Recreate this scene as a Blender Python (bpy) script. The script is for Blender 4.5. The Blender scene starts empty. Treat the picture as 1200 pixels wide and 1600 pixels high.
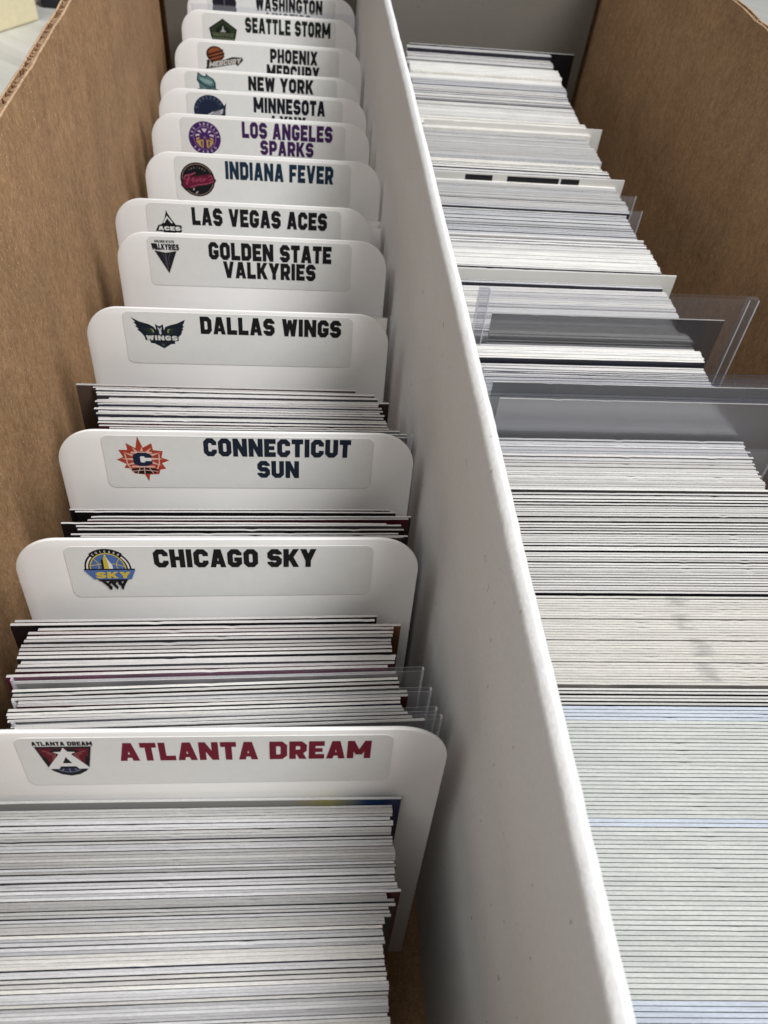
import bpy, bmesh, math, random
from mathutils import Matrix, Vector
random.seed(7)
S = bpy.context.scene
COL = S.collection
MM = 0.001
FLOOR = 0.008                       # top of the box floor above the table
CAMZ = 0.268                        # lens height above the table
def zc(z): return CAMZ + z * MM     # measured height below the lens, mm -> world

# ------------------------------------------------------------------ camera
cam_data = bpy.data.cameras.new('camera')
cam = bpy.data.objects.new('camera', cam_data)
COL.objects.link(cam)
Xc = Vector((0.99345935, -0.0727203, 0.0880357))
Yc = Vector((0.00204584, -0.75952312, -0.65047709))   # image down
Zc = Vector((0.11416804, 0.64640265, -0.75440657))    # view direction
rot = Matrix((Xc, -Yc, -Zc)).transposed()
cam.matrix_world = Matrix.Translation((0, 0, CAMZ)) @ rot.to_4x4()
cam_data.sensor_fit = 'VERTICAL'
cam_data.sensor_height = 36.0
cam_data.lens = 27.0
cam_data.clip_start = 0.005
cam_data.clip_end = 50.0
cam_data.dof.use_dof = True
cam_data.dof.focus_distance = 0.20
cam_data.dof.aperture_fstop = 34.0
S.camera = cam

# ------------------------------------------------------------------ light
world = bpy.data.worlds.new('World')
S.world = world
world.use_nodes = True
bg = world.node_tree.nodes['Background']
bg.inputs[0].default_value = (0.93, 0.97, 1.0, 1)
bg.inputs[1].default_value = 0.015

def area(name, loc, target, sx, sy, power, color):
    l = bpy.data.lights.new(name, 'AREA')
    l.shape = 'RECTANGLE'; l.size = sx; l.size_y = sy
    l.energy = power; l.color = color
    o = bpy.data.objects.new(name, l); COL.objects.link(o)
    o.location = loc
    o.rotation_euler = (Vector(target) - Vector(loc)).to_track_quat('-Z', 'Y').to_euler()
    return o
area('window_light', (0.85, -0.20, 1.60), (0.05, 0.24, 0.10), 0.7, 0.7, 45.0, (0.985, 0.99, 1.0))
area('room_light', (-0.62, -0.35, 1.50), (0.05, 0.22, 0.12), 1.0, 1.0, 12.0, (1.0, 0.97, 0.94))

S.view_settings.view_transform = 'Standard'
S.view_settings.look = 'None'
S.view_settings.exposure = 0.0
S.view_settings.gamma = 1.0
S.cycles.transparent_max_bounces = 32
S.cycles.max_bounces = 8

# ------------------------------------------------------------------ materials
def new_mat(name):
    m = bpy.data.materials.new(name); m.use_nodes = True
    nt = m.node_tree
    return m, nt, nt.nodes, nt.links, nt.nodes['Principled BSDF']
def noise(nodes, links, coord, scale3, scale=1.0, detail=3.0, rough=0.55):
    mp = nodes.new('ShaderNodeMapping'); mp.inputs['Scale'].default_value = scale3
    links.new(coord, mp.inputs['Vector'])
    n = nodes.new('ShaderNodeTexNoise'); n.inputs['Scale'].default_value = scale
    n.inputs['Detail'].default_value = detail; n.inputs['Roughness'].default_value = rough
    links.new(mp.outputs[0], n.inputs['Vector'])
    return n.outputs['Fac']
def ramp(nodes, links, fac, stops):
    r = nodes.new('ShaderNodeValToRGB')
    e = r.color_ramp.elements
    e[0].position, e[0].color = stops[0][0], (*stops[0][1], 1)
    e[1].position, e[1].color = stops[-1][0], (*stops[-1][1], 1)
    for p, c in stops[1:-1]:
        k = e.new(p); k.color = (*c, 1)
    links.new(fac, r.inputs[0])
    return r.outputs[0]
def bump(nodes, links, bsdf, height, dist, strength=1.0):
    b = nodes.new('ShaderNodeBump'); b.inputs['Distance'].default_value = dist
    b.inputs['Strength'].default_value = strength
    links.new(height, b.inputs['Height']); links.new(b.outputs[0], bsdf.inputs['Normal'])
def mixc(nodes, links, fac, a, b, mode='MIX'):
    m = nodes.new('ShaderNodeMix'); m.data_type = 'RGBA'; m.blend_type = mode
    for sock, v in ((m.inputs[0], fac), (m.inputs[6], a), (m.inputs[7], b)):
        if hasattr(v, 'links') or hasattr(v, 'is_output'): links.new(v, sock)
        elif isinstance(v, tuple): sock.default_value = (*v, 1)
        else: sock.default_value = v
    return m.outputs[2]

def plain(name, col, rough=0.5, spec=0.3, var=0.0, scale=400):
    m, nt, N, L, B = new_mat(name)
    B.inputs['Roughness'].default_value = rough
    B.inputs['Specular IOR Level'].default_value = spec
    if var:
        tc = N.new('ShaderNodeTexCoord')
        f = noise(N, L, tc.outputs['Object'], (1, 1, 1), scale)
        a = tuple(c * (1 - var) for c in col); b = tuple(min(1, c * (1 + var)) for c in col)
        L.new(ramp(N, L, f, [(0.3, a), (0.7, b)]), B.inputs['Base Color'])
    else:
        B.inputs['Base Color'].default_value = (*col, 1)
    return m

def kraft(name, dark, light):
    m, nt, N, L, B = new_mat(name)
    tc = N.new('ShaderNodeTexCoord'); co = tc.outputs['Object']
    f1 = noise(N, L, co, (1100, 1100, 480), 1, 5, 0.75)        # short fibres
    f0 = noise(N, L, co, (330, 330, 200), 1, 4, 0.7)            # flecks
    f2 = noise(N, L, co, (38, 45, 26), 1, 4, 0.6)               # clouding
    f3 = noise(N, L, co, (2600, 900, 1500), 1, 2)
    c1 = ramp(N, L, f1, [(0.32, dark), (0.52, tuple((a + b) / 2 for a, b in zip(dark, light))), (0.72, light)])
    c0 = ramp(N, L, f0, [(0.34, (0.83, 0.82, 0.80)), (0.66, (1.14, 1.12, 1.10))])
    c2 = ramp(N, L, f2, [(0.3, (0.84, 0.83, 0.81)), (0.7, (1.08, 1.06, 1.04))])
    c = mixc(N, L, 1.0, c1, c0, 'MULTIPLY')
    c = mixc(N, L, 1.0, c, c2, 'MULTIPLY')
    c3 = ramp(N, L, f3, [(0.64, (0, 0, 0)), (0.74, (.8, .8, .8))])
    c = mixc(N, L, c3, c, (0.58, 0.42, 0.29))
    L.new(c, B.inputs['Base Color'])
    B.inputs['Roughness'].default_value = 0.72
    B.inputs['Specular IOR Level'].default_value = 0.25
    bump(N, L, B, f1, 0.0003, 0.5)
    return m
M_KRAFT = kraft('kraft_cardboard', (0.24, 0.135, 0.063), (0.42, 0.268, 0.150))
M_KRAFT_EDGE = kraft('kraft_cut_edge', (0.34, 0.22, 0.13), (0.66, 0.48, 0.33))

def white_board(name, col):
    m, nt, N, L, B = new_mat(name)
    tc = N.new('ShaderNodeTexCoord'); co = tc.outputs['Object']
    f1 = noise(N, L, co, (900, 900, 900), 1, 4, 0.6)
    f2 = noise(N, L, co, (30, 12, 25), 1, 3)
    c1 = ramp(N, L, f1, [(0.3, tuple(v * 0.95 for v in col)), (0.7, tuple(min(1, v * 1.02) for v in col))])
    c2 = ramp(N, L, f2, [(0.3, (0.93, 0.925, 0.91)), (0.7, (1, 1, 1))])
    f4 = noise(N, L, co, (420, 420, 300), 1, 2, 0.5)             # sparse specks and scuffs
    sp = ramp(N, L, f4, [(0.735, (1, 1, 1)), (0.77, (0.62, 0.58, 0.53))])
    c = mixc(N, L, 1.0, c1, c2, 'MULTIPLY'); c = mixc(N, L, 1.0, c, sp, 'MULTIPLY')
    L.new(c, B.inputs['Base Color'])
    B.inputs['Roughness'].default_value = 0.6
    B.inputs['Specular IOR Level'].default_value = 0.25
    bump(N, L, B, f1, 0.00025, 0.5)
    return m
M_BOARD = white_board('white_paperboard', (0.74, 0.745, 0.74))
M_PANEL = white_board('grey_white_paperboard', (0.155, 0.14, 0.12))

def divider_plastic():
    m, nt, N, L, B = new_mat('white_divider_plastic')
    tc = N.new('ShaderNodeTexCoord'); co = tc.outputs['Object']
    f1 = noise(N, L, co, (2500, 2500, 2500), 1, 2)
    f2 = noise(N, L, co, (25, 25, 40), 1, 3)
    L.new(ramp(N, L, f2, [(0.3, (0.71, 0.703, 0.687)), (0.7, (0.765, 0.759, 0.745))]), B.inputs['Base Color'])
    B.inputs['Roughness'].default_value = 0.38
    B.inputs['Specular IOR Level'].default_value = 0.4
    bump(N, L, B, f1, 0.00006, 0.35)
    return m
M_DIV = divider_plastic()
M_LABEL = plain('label_film', (0.66, 0.664, 0.645), 0.5, 0.25, 0.02, 300)

def card_edge(name, lo, hi, smudge=False):
    """cut paper edge: fibre speckle, scuffs, a tone of its own for each card"""
    m, nt, N, L, B = new_mat(name)
    tc = N.new('ShaderNodeTexCoord'); co = tc.outputs['Object']
    oi = N.new('ShaderNodeObjectInfo')
    off = N.new('ShaderNodeVectorMath'); off.operation = 'MULTIPLY_ADD'
    cb = N.new('ShaderNodeCombineXYZ'); L.new(oi.outputs['Random'], cb.inputs[0]); L.new(oi.outputs['Random'], cb.inputs[2])
    L.new(cb.outputs[0], off.inputs[0]); off.inputs[1].default_value = (7.3, 0, 3.1); L.new(co, off.inputs[2])
    v = off.outputs[0]
    base = ramp(N, L, oi.outputs['Random'], [(0.0, lo), (1.0, hi)])
    f1 = noise(N, L, v, (900, 5000, 400), 1, 4, 0.7)
    f2 = noise(N, L, v, (70, 600, 70), 1, 3)
    c1 = ramp(N, L, f1, [(0.30, (0.80, 0.80, 0.80)), (0.6, (1.0, 1.0, 1.0)), (0.75, (1.1, 1.1, 1.1))])
    c2 = ramp(N, L, f2, [(0.30, (0.86, 0.86, 0.87)), (0.6, (1.0, 1.0, 1.0))])
    c = mixc(N, L, 1.0, base, c1, 'MULTIPLY'); c = mixc(N, L, 1.0, c, c2, 'MULTIPLY')
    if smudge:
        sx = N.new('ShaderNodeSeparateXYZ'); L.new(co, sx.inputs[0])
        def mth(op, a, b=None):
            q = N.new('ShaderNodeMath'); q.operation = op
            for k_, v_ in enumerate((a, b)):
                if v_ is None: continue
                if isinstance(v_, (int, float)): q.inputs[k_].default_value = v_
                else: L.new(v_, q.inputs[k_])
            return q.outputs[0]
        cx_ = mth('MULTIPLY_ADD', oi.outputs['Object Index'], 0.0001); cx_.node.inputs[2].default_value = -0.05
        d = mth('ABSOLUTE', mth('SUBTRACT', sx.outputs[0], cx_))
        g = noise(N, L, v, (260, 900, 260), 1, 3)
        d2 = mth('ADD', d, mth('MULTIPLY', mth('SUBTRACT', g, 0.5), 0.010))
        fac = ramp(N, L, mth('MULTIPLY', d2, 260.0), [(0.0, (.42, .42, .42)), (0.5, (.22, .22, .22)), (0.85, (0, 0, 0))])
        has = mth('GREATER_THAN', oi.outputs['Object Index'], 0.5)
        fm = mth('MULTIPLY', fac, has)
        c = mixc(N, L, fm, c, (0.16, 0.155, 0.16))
    L.new(c, B.inputs['Base Color'])
    B.inputs['Roughness'].default_value = 0.75
    B.inputs['Specular IOR Level'].default_value = 0.2
    bump(N, L, B, f1, 0.0001, 0.6)
    return m
M_EDGE = {
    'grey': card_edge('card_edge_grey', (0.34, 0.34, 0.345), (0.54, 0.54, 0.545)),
    'dim': card_edge('card_edge_painted_shade', (0.27, 0.265, 0.26), (0.40, 0.395, 0.385)),  # darker front-stack edges, with the divider's shade put into the colour
    'green': card_edge('card_edge_pale_green', (0.455, 0.467, 0.445), (0.50, 0.51, 0.49)),
    'blue': card_edge('card_edge_pale_blue', (0.42, 0.46, 0.52), (0.47, 0.51, 0.57)),
    'cream': card_edge('card_edge_cream', (0.50, 0.485, 0.445), (0.56, 0.545, 0.505), True),
    'white': card_edge('card_edge_white', (0.44, 0.432, 0.415), (0.63, 0.617, 0.59)),
    'warm': card_edge('card_edge_warm', (0.38, 0.365, 0.355), (0.60, 0.585, 0.57)),
}
def card_face():
    m, nt, N, L, B = new_mat('printed_card_face')
    oi = N.new('ShaderNodeObjectInfo')
    tc = N.new('ShaderNodeTexCoord')
    f = noise(N, L, tc.outputs['Object'], (60, 10, 40), 1, 2)
    c = mixc(N, L, 1.0, oi.outputs['Color'], ramp(N, L, f, [(0.35, (0.55, 0.55, 0.6)), (0.65, (1.15, 1.1, 1.1))]), 'MULTIPLY')
    L.new(c, B.inputs['Base Color'])
    B.inputs['Roughness'].default_value = 0.3
    return m
M_FACE = card_face()

def clear_mat(name, tint, gloss, rough=0.12, haze=0.0):
    m = bpy.data.materials.new(name); m.use_nodes = True
    nt = m.node_tree; N = nt.nodes; L = nt.links
    N.remove(N['Principled BSDF'])
    out = N['Material Output']
    t = N.new('ShaderNodeBsdfTransparent'); t.inputs[0].default_value = (*tint, 1)
    g = N.new('ShaderNodeBsdfGlossy'); g.inputs['Roughness'].default_value = rough
    g.inputs[0].default_value = (0.95, 0.97, 1, 1)
    lw = N.new('ShaderNodeLayerWeight'); lw.inputs['Blend'].default_value = 0.5
    pw = N.new('ShaderNodeMath'); pw.operation = 'POWER'; pw.inputs[1].default_value = 4.0
    L.new(lw.outputs['Facing'], pw.inputs[0])
    mu = N.new('ShaderNodeMath'); mu.operation = 'MULTIPLY_ADD'; mu.inputs[1].default_value = 0.45 * gloss; mu.inputs[2].default_value = 0.02 * gloss
    L.new(pw.outputs[0], mu.inputs[0])
    mx = N.new('ShaderNodeMixShader'); L.new(mu.outputs[0], mx.inputs[0])
    if haze:
        d = N.new('ShaderNodeBsdfDiffuse'); d.inputs[0].default_value = (0.72, 0.73, 0.76, 1)
        m2 = N.new('ShaderNodeMixShader'); m2.inputs[0].default_value = haze
        L.new(t.outputs[0], m2.inputs[1]); L.new(d.outputs[0], m2.inputs[2]); L.new(m2.outputs[0], mx.inputs[1])
    else:
        L.new(t.outputs[0], mx.inputs[1])
    L.new(g.outputs[0], mx.inputs[2]); L.new(mx.outputs[0], out.inputs[0])
    return m
M_SLEEVE = clear_mat('clear_sleeve_film', (0.97, 0.972, 0.98), 0.7, 0.15, 0.04)
M_HOLDER = clear_mat('clear_holder_plastic', (0.95, 0.952, 0.96), 0.9, 0.10, 0.02)
M_SOFT = clear_mat('soft_holder_film', (0.955, 0.957, 0.965), 0.8, 0.12, 0.03)
M_RIMCLEAR = clear_mat('rigid_rim', (0.78, 0.78, 0.82), 1.2, 0.12, 0.05)
M_GLOSSCARD = plain('glossy_dark_card', (0.02, 0.02, 0.022), 0.10, 0.5)
M_GLOSSCARD.node_tree.nodes['Principled BSDF'].inputs['IOR'].default_value = 2.9
M_GLOSSGREY = plain('glossy_grey_card', (0.17, 0.17, 0.178), 0.2, 0.5)
M_GLOSSGREY.node_tree.nodes['Principled BSDF'].inputs['IOR'].default_value = 2.7
M_CUT = plain('cut_film_edge', (0.035, 0.036, 0.055), 0.3)
M_SEAL = clear_mat('sleeve_seal', (0.80, 0.81, 0.83), 1.0, 0.2, 0.45)
M_HOLDER_RIM = clear_mat('clear_holder_rim', (0.62, 0.63, 0.70), 1.2, 0.2, 0.22)

INK = {}
def ink(col):
    k = tuple(round(c, 3) for c in col)
    if k not in INK: INK[k] = plain('ink_%d' % len(INK), tuple(c * .85 for c in col), 0.65, 0.12)
    return INK[k]

# ------------------------------------------------------------------ object helpers
def link(name, bm, mats, parent=None, loc=None):
    me = bpy.data.meshes.new(name)
    bm.normal_update(); bm.to_mesh(me); bm.free()
    for m in (mats if isinstance(mats, (list, tuple)) else [mats]): me.materials.append(m)
    o = bpy.data.objects.new(name, me); COL.objects.link(o)
    if parent: o.parent = parent
    if loc: o.location = loc
    return o
def tag(o, label, cat, group=None, kind=None):
    o['label'] = label
    if cat: o['category'] = cat
    if group: o['group'] = group
    if kind: o['kind'] = kind
    return o
def add_box(bm, x0, x1, y0, y1, z0, z1, mi=0):
    v = [bm.verts.new((x, y, z)) for z in (z0, z1) for y in (y0, y1) for x in (x0, x1)]
    for f in ((0, 2, 3, 1), (4, 5, 7, 6), (0, 1, 5, 4), (2, 6, 7, 3), (0, 4, 6, 2), (1, 3, 7, 5)):
        bm.faces.new([v[i] for i in f]).material_index = mi
def smooth(o, angle=40):
    for p in o.data.polygons: p.use_smooth = True
    try: o.data.set_sharp_from_angle(angle=math.radians(angle))
    except Exception: pass
def rbox(bm, x0, x1, y0, y1, z0, z1, b, mi=0):
    t = bmesh.new(); add_box(t, x0, x1, y0, y1, z0, z1, mi)
    bmesh.ops.bevel(t, geom=t.edges[:], offset=b, segments=2, affect='EDGES', profile=0.6)
    me = bpy.data.meshes.new('tmp'); t.to_mesh(me); t.free(); bm.from_mesh(me); bpy.data.meshes.remove(me)

# ------------------------------------------------------------------ tabletop
def table_mat():
    m, nt, N, L, B = new_mat('pale_wood_laminate')
    tc = N.new('ShaderNodeTexCoord')
    mp = N.new('ShaderNodeMapping'); mp.inputs['Rotation'].default_value = (0, 0, math.radians(38))
    L.new(tc.outputs['Object'], mp.inputs['Vector'])
    f = noise(N, L, mp.outputs[0], (3, 34, 1), 1, 5, 0.6)
    f2 = noise(N, L, mp.outputs[0], (14, 260, 1), 1, 3, 0.6)
    c = ramp(N, L, f, [(0.3, (0.50, 0.50, 0.46)), (0.5, (0.61, 0.61, 0.57)), (0.72, (0.69, 0.69, 0.66))])
    c2 = ramp(N, L, f2, [(0.3, (0.9, 0.9, 0.9)), (0.7, (1.04, 1.04, 1.04))])
    L.new(mixc(N, L, 1.0, c, c2, 'MULTIPLY'), B.inputs['Base Color'])
    B.inputs['Roughness'].default_value = 0.45
    return m
bm = bmesh.new(); add_box(bm, -1.2, 1.4, -0.6, 1.8, -0.03, 0.0)
tag(link('tabletop', bm, table_mat()), 'pale grey wood tabletop under the cardboard box', None, None, 'structure')

# ------------------------------------------------------------------ the box
box = bpy.data.objects.new('cardboard_box', None); COL.objects.link(box)
box.location = (0.055, 0.25, 0.0)
tag(box, 'open brown cardboard storage box with a white partition between two rows of cards', 'storage box')
BO = Vector(box.location)

def catmull(pts, n):
    out = []
    P = [pts[0]] + list(pts) + [pts[-1]]
    for i in range(1, len(P) - 2):
        for k in range(n):
            t = k / n
            a, b, c, d = P[i - 1], P[i], P[i + 1], P[i + 2]
            out.append(tuple(0.5 * ((2 * b[j]) + (-a[j] + c[j]) * t + (2 * a[j] - 5 * b[j] + 4 * c[j] - d[j]) * t * t + (-a[j] + 3 * b[j] - 3 * c[j] + d[j]) * t ** 3) for j in range(len(b))))
    out.append(tuple(pts[-1]))
    return out

def sheet(bm, path, off0, off1, z0, ztop, side, mi_face=0, mi_edge=1, rnd=0.0):
    """a vertical board following path (x,y,wob), thickness off0..off1 on `side`"""
    rows = []
    n = len(path)
    for i, (x, y) in enumerate(path):
        a = path[max(0, i - 1)]; b = path[min(n - 1, i + 1)]
        d = Vector((b[0] - a[0], b[1] - a[1])).normalized(); nx, ny = d.y * side, -d.x * side
        zt = ztop(i / (n - 1))
        th = off1 - off0
        r = rnd
        prof = [(off0, z0), (off0, z0 + (zt - z0) * .25), (off0, z0 + (zt - z0) * .5), (off0, z0 + (zt - z0) * .75), (off0, zt - r), (off0 + r * .3, zt - r * .3), (off0 + r, zt), (off1 - r, zt), (off1 - r * .3, zt - r * .3), (off1, zt - r), (off1, z0)]
        rows.append([bm.verts.new((x + nx * o - BO.x, y + ny * o - BO.y, z - BO.z)) for o, z in prof])
    for i in range(n - 1):
        for k in range(len(rows[0]) - 1):
            f = bm.faces.new((rows[i][k], rows[i + 1][k], rows[i + 1][k + 1], rows[i][k + 1]))
            f.material_index = mi_edge if 4 <= k <= 8 else mi_face
    for r_ in (rows[0], rows[-1]):
        bm.faces.new(r_).material_index = mi_edge

def corrugated(name, path, ztop, side, label=None):
    bm = bmesh.new()
    path = catmull(path, 14)
    rng = random.Random(len(name) + int(path[0][0] * 1e4))
    wob = [rng.uniform(-1, 1) for _ in range(200)]
    def zt(base, amp):
        def f(t):
            s = t * 60; i = int(s); q = s - i
            return ztop + base + amp * (wob[i] * (1 - q) + wob[i + 1] * q)
        return f
    sheet(bm, path, 0.0, 0.0008, 0.004, zt(0, 0.0005), side, 0, 1, 0.00025)
    sheet(bm, path, 0.0029, 0.0036, 0.004, zt(-0.0001, 0.0005), side, 0, 1, 0.0002)
    # fluted core
    L = sum((Vector(path[i + 1]) - Vector(path[i])).length for i in range(len(path) - 1))
    fine = []
    per = 0.0046; cnt = int(L / per * 8)
    for k in range(cnt + 1):
        u = k / cnt * (len(path) - 1); i = min(int(u), len(path) - 2); q = u - i
        p = Vector(path[i]).lerp(Vector(path[i + 1]), q)
        d = (Vector(path[i + 1]) - Vector(path[i])).normalized()
        o = 0.00185 + 0.00095 * math.sin(k / 8 * 2 * math.pi)
        zz = ztop - 0.00025 + wob[(k // 5) % 199] * 0.0005
        fine.append((p.x + d.y * side * o - BO.x, p.y - d.x * side * o - BO.y, zz))
    for dx in (0,):
        lo = [bm.verts.new((x, y, 0.004)) for x, y, z in fine]; hi = [bm.verts.new((x, y, z)) for x, y, z in fine]
        for k in range(cnt):
            bm.faces.new((lo[k], lo[k + 1], hi[k + 1], hi[k])).material_index = 1
    o = link(name, bm, [M_KRAFT, M_KRAFT_EDGE], box)
    smooth(o, 50)
    if label: o['label'] = label
    return o
zt_wall = zc(-98.5)
corrugated('side_wall', [(-.0838, -.045), (-.083, .08), (-.0815, .2), (-.0808, .28), (-.0803, .34), (-.0806, .42), (-.0830, .553)], zt_wall, -1)
corrugated('side_wall', [(.1965, -.045), (.1985, .1), (.2, .25), (.1985, .36), (.1945, .46), (.1895, .553)], zt_wall, 1)
corrugated('end_wall', [(-.0838, .5485), (.0, .5487), (.1, .5487), (.1895, .5485)], zt_wall, -1)
corrugated('end_wall', [(-.0842, -.041), (.0, -.042), (.1, -.042), (.1955, -.041)], zt_wall, 1)
bm = bmesh.new(); add_box(bm, -.0885 - BO.x, .2035 - BO.x, -.0455 - BO.y, .5535 - BO.y, 0.0005, 0.0035)
add_box(bm, -.0835 - BO.x, .1885 - BO.x, -.04 - BO.y, .5475 - BO.y, 0.004, FLOOR)
link('box_floor', bm, M_KRAFT, box)
# white partition with a folded, rounded top edge
bm = bmesh.new()
rng = random.Random(3)
py = [-.040 + i * (.5815 / 300) for i in range(301)]
ppath = [(.0371 + .0006 * math.sin(y * 9) + rng.uniform(-.00006, .00006), y) for y in py]
wz = [rng.uniform(-1, 1) for _ in range(310)]
sheet(bm, ppath, 0.0, 0.0036, FLOOR + 0.0004, lambda t: zc(-105) + 0.00016 * wz[int(t * 300)] + 0.0003 * math.sin(t * 41) * math.sin(t * 17 + 1), 1, 0, 0, 0.0018)
part = link('partition', bm, M_BOARD, box); smooth(part, 60)
part['label'] = 'white paperboard partition down the middle with a rounded folded top'
# white back panel with its edges short of the walls
bm = bmesh.new()
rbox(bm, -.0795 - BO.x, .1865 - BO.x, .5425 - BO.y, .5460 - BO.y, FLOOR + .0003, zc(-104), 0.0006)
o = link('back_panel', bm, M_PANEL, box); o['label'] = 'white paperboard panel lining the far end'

# ------------------------------------------------------------------ block lettering
def glyphs(ch):
    s = 0.27; w = 0.72
    c = 0.12
    if ch == 'I': w = s
    if ch in 'MW': w = 0.98
    if ch in 'AVYXKN': w = 0.78
    if ch in 'LTEF': w = 0.64
    if ch == ' ': return 0.34, []
    l, r, m, b, t = s / 2, w - s / 2, w / 2, s / 2, 1 - s / 2
    h = s / 2
    P = []
    def st(pts, closed=False): P.extend(stroke(pts, h, closed))
    def dg(x0, y0, x1, y1, hw=s * .55): P.append([(x0 - hw, y0), (x0 + hw, y0), (x1 + hw, y1), (x1 - hw, y1)])
    if ch == 'I': st([(m, 0), (m, 1)])
    elif ch == 'L': st([(l, 1), (l, b), (w, b)])
    elif ch == 'T': st([(0, t), (w, t)]); st([(m, 0), (m, 1 - s * .5)])
    elif ch == 'E': st([(w, t), (l, t), (l, b), (w, b)]); P.append([(l, .5 - .11), (w * .88, .5 - .11), (w * .88, .5 + .11), (l, .5 + .11)])
    elif ch == 'F': st([(w, t), (l, t), (l, 0)]); P.append([(l, .46 - .11), (w * .88, .46 - .11), (w * .88, .46 + .11), (l, .46 + .11)])
    elif ch == 'H': st([(l, 0), (l, 1)]); st([(r, 0), (r, 1)]); P.append([(l, .39), (r, .39), (r, .61), (l, .61)])
    elif ch == 'C': st([(r, .62), (r, t - c), (r - c, t), (l + c, t), (l, t - c), (l, b + c), (l + c, b), (r - c, b), (r, b + c), (r, .38)])
    elif ch == 'G':
        st([(r, .66), (r, t - c), (r - c, t), (l + c, t), (l, t - c), (l, b + c), (l + c, b), (r - c, b), (r, b + c), (r, .55)])
        P.append([(m * .95, .33), (r, .33), (r, .55), (m * .95, .55)])
    elif ch in 'OQ': st([(l, b + c), (l + c, b), (r - c, b), (r, b + c), (r, t - c), (r - c, t), (l + c, t), (l, t - c)], True)
    elif ch == 'D': st([(l, b), (r - c, b), (r, b + c), (r, t - c), (r - c, t), (l, t)], True)
    elif ch == 'S':
        k = .10
        st([(r, .70), (r, t - c), (r - c, t), (l + c, t), (l, t - c), (l, .5 + k), (l + k, .5), (r - k, .5), (r, .5 - k), (r, b + c), (r - c, b), (l + c, b), (l, b + c), (l, .30)])
    elif ch == 'U': st([(l, 1), (l, b + c), (l + c, b), (r - c, b), (r, b + c), (r, 1)])
    elif ch in 'PRB':
        st([(l, 0), (l, t), (r - c, t), (r, t - c), (r, .40 + c), (r - c, .40), (l, .40)])
        if ch == 'R': dg(w - s * .55, 0, m + .02, .42)
        if ch == 'B': st([(l, .5), (r - c, .5), (r, .5 - c), (r, b + c), (r - c, b), (l, b)])
    elif ch == 'N': st([(l, 0), (l, 1)]); st([(r, 0), (r, 1)]); dg(r, 0, l, 1, s * .5)
    elif ch == 'M': st([(l, 0), (l, 1)]); st([(r, 0), (r, 1)]); dg(m, .22, l, 1, s * .5); dg(m, .22, r, 1, s * .5)
    elif ch == 'A': dg(s * .5, 0, m - .03, 1, s * .5); dg(w - s * .5, 0, m + .03, 1, s * .5); P.append([(s * .7, .17), (w - s * .7, .17), (w - s * .95, .37), (s * .95, .37)])
    elif ch == 'V': dg(m - .01, 0, s * .5, 1, s * .5); dg(m + .01, 0, w - s * .5, 1, s * .5)
    elif ch == 'W': dg(w * .29, 0, s * .5, 1, s * .5); dg(w * .29, 0, m, .95, s * .42); dg(w * .71, 0, m, .95, s * .42); dg(w * .71, 0, w - s * .5, 1, s * .5)
    elif ch == 'Y': dg(m, .38, s * .5, 1, s * .55); dg(m, .38, w - s * .5, 1, s * .55); st([(m, 0), (m, .5)])
    elif ch == 'X': dg(s * .5, 0, w - s * .5, 1, s * .55); dg(w - s * .5, 0, s * .5, 1, s * .55)
    elif ch == 'K': st([(l, 0), (l, 1)]); dg(l + .1, .36, w - s * .55, 1, s * .55); dg(w - s * .5, 0, m * .85, .6, s * .55)
    return w, P
def stroke(pts, h, closed=False):
    n = len(pts); V = [Vector(p) for p in pts]; L = []
    for i in range(n):
        a = V[i - 1] if (i > 0 or closed) else None
        b = V[(i + 1) % n] if (i < n - 1 or closed) else None
        d1 = (V[i] - a).normalized() if a is not None else (b - V[i]).normalized()
        d2 = (b - V[i]).normalized() if b is not None else d1
        n1 = Vector((-d1.y, d1.x)); n2 = Vector((-d2.y, d2.x))
        k = (n1 + n2); k = k / max(0.3, k.dot(n1))
        L.append((V[i] + k * h, V[i] - k * h))
    out = []
    for i in range(n if closed else n - 1):
        j = (i + 1) % n
        out.append([tuple(L[i][0]), tuple(L[i][1]), tuple(L[j][1]), tuple(L[j][0])])
    return out
def text_polys(txt, x0, x1, ytop, ybot, shear=0.0, gap=0.085):
    """polygons (x right, y down, mm) of a line of lettering filling the rectangle"""
    runs = []; x = 0
    for ch in txt:
        w, P = glyphs(ch)
        runs.append((x, P)); x += w + (gap if ch != ' ' else 0.05)
    tot = x - gap
    kx = (x1 - x0) / tot; ky = ybot - ytop
    out = []
    for ox, P in runs:
        for p in P: out.append([(x0 + (ox + a) * kx + shear * b * ky, ybot - b * ky) for a, b in p])
    return out
def ring_text(txt, cx, cy, r, size, a0, a1, flip=False):
    out = []
    n = len(txt)
    for i, ch in enumerate(txt):
        if ch == ' ': continue
        a = math.radians(a0 + (a1 - a0) * (i / (n - 1)))
        w, P = glyphs(ch)
        px, py_ = cx + r * math.cos(a), cy - r * math.sin(a)
        th = (math.pi / 2 - a) if not flip else (-math.pi / 2 - a)
        for p in P:
            q = []
            for u, v in p:
                u2, v2 = (u - w / 2) * size * .8, (v - .5) * size
                q.append((px + u2 * math.cos(th) + v2 * math.sin(th), py_ + u2 * math.sin(th) - v2 * math.cos(th)))
            out.append(q)
    return out
def ell(cx, cy, rx, ry, a0=0, a1=360, n=36):
    return [(cx + rx * math.cos(math.radians(a0 + (a1 - a0) * i / n)), cy - ry * math.sin(math.radians(a0 + (a1 - a0) * i / n))) for i in range(n + (0 if a1 - a0 >= 360 else 1))]
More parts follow.
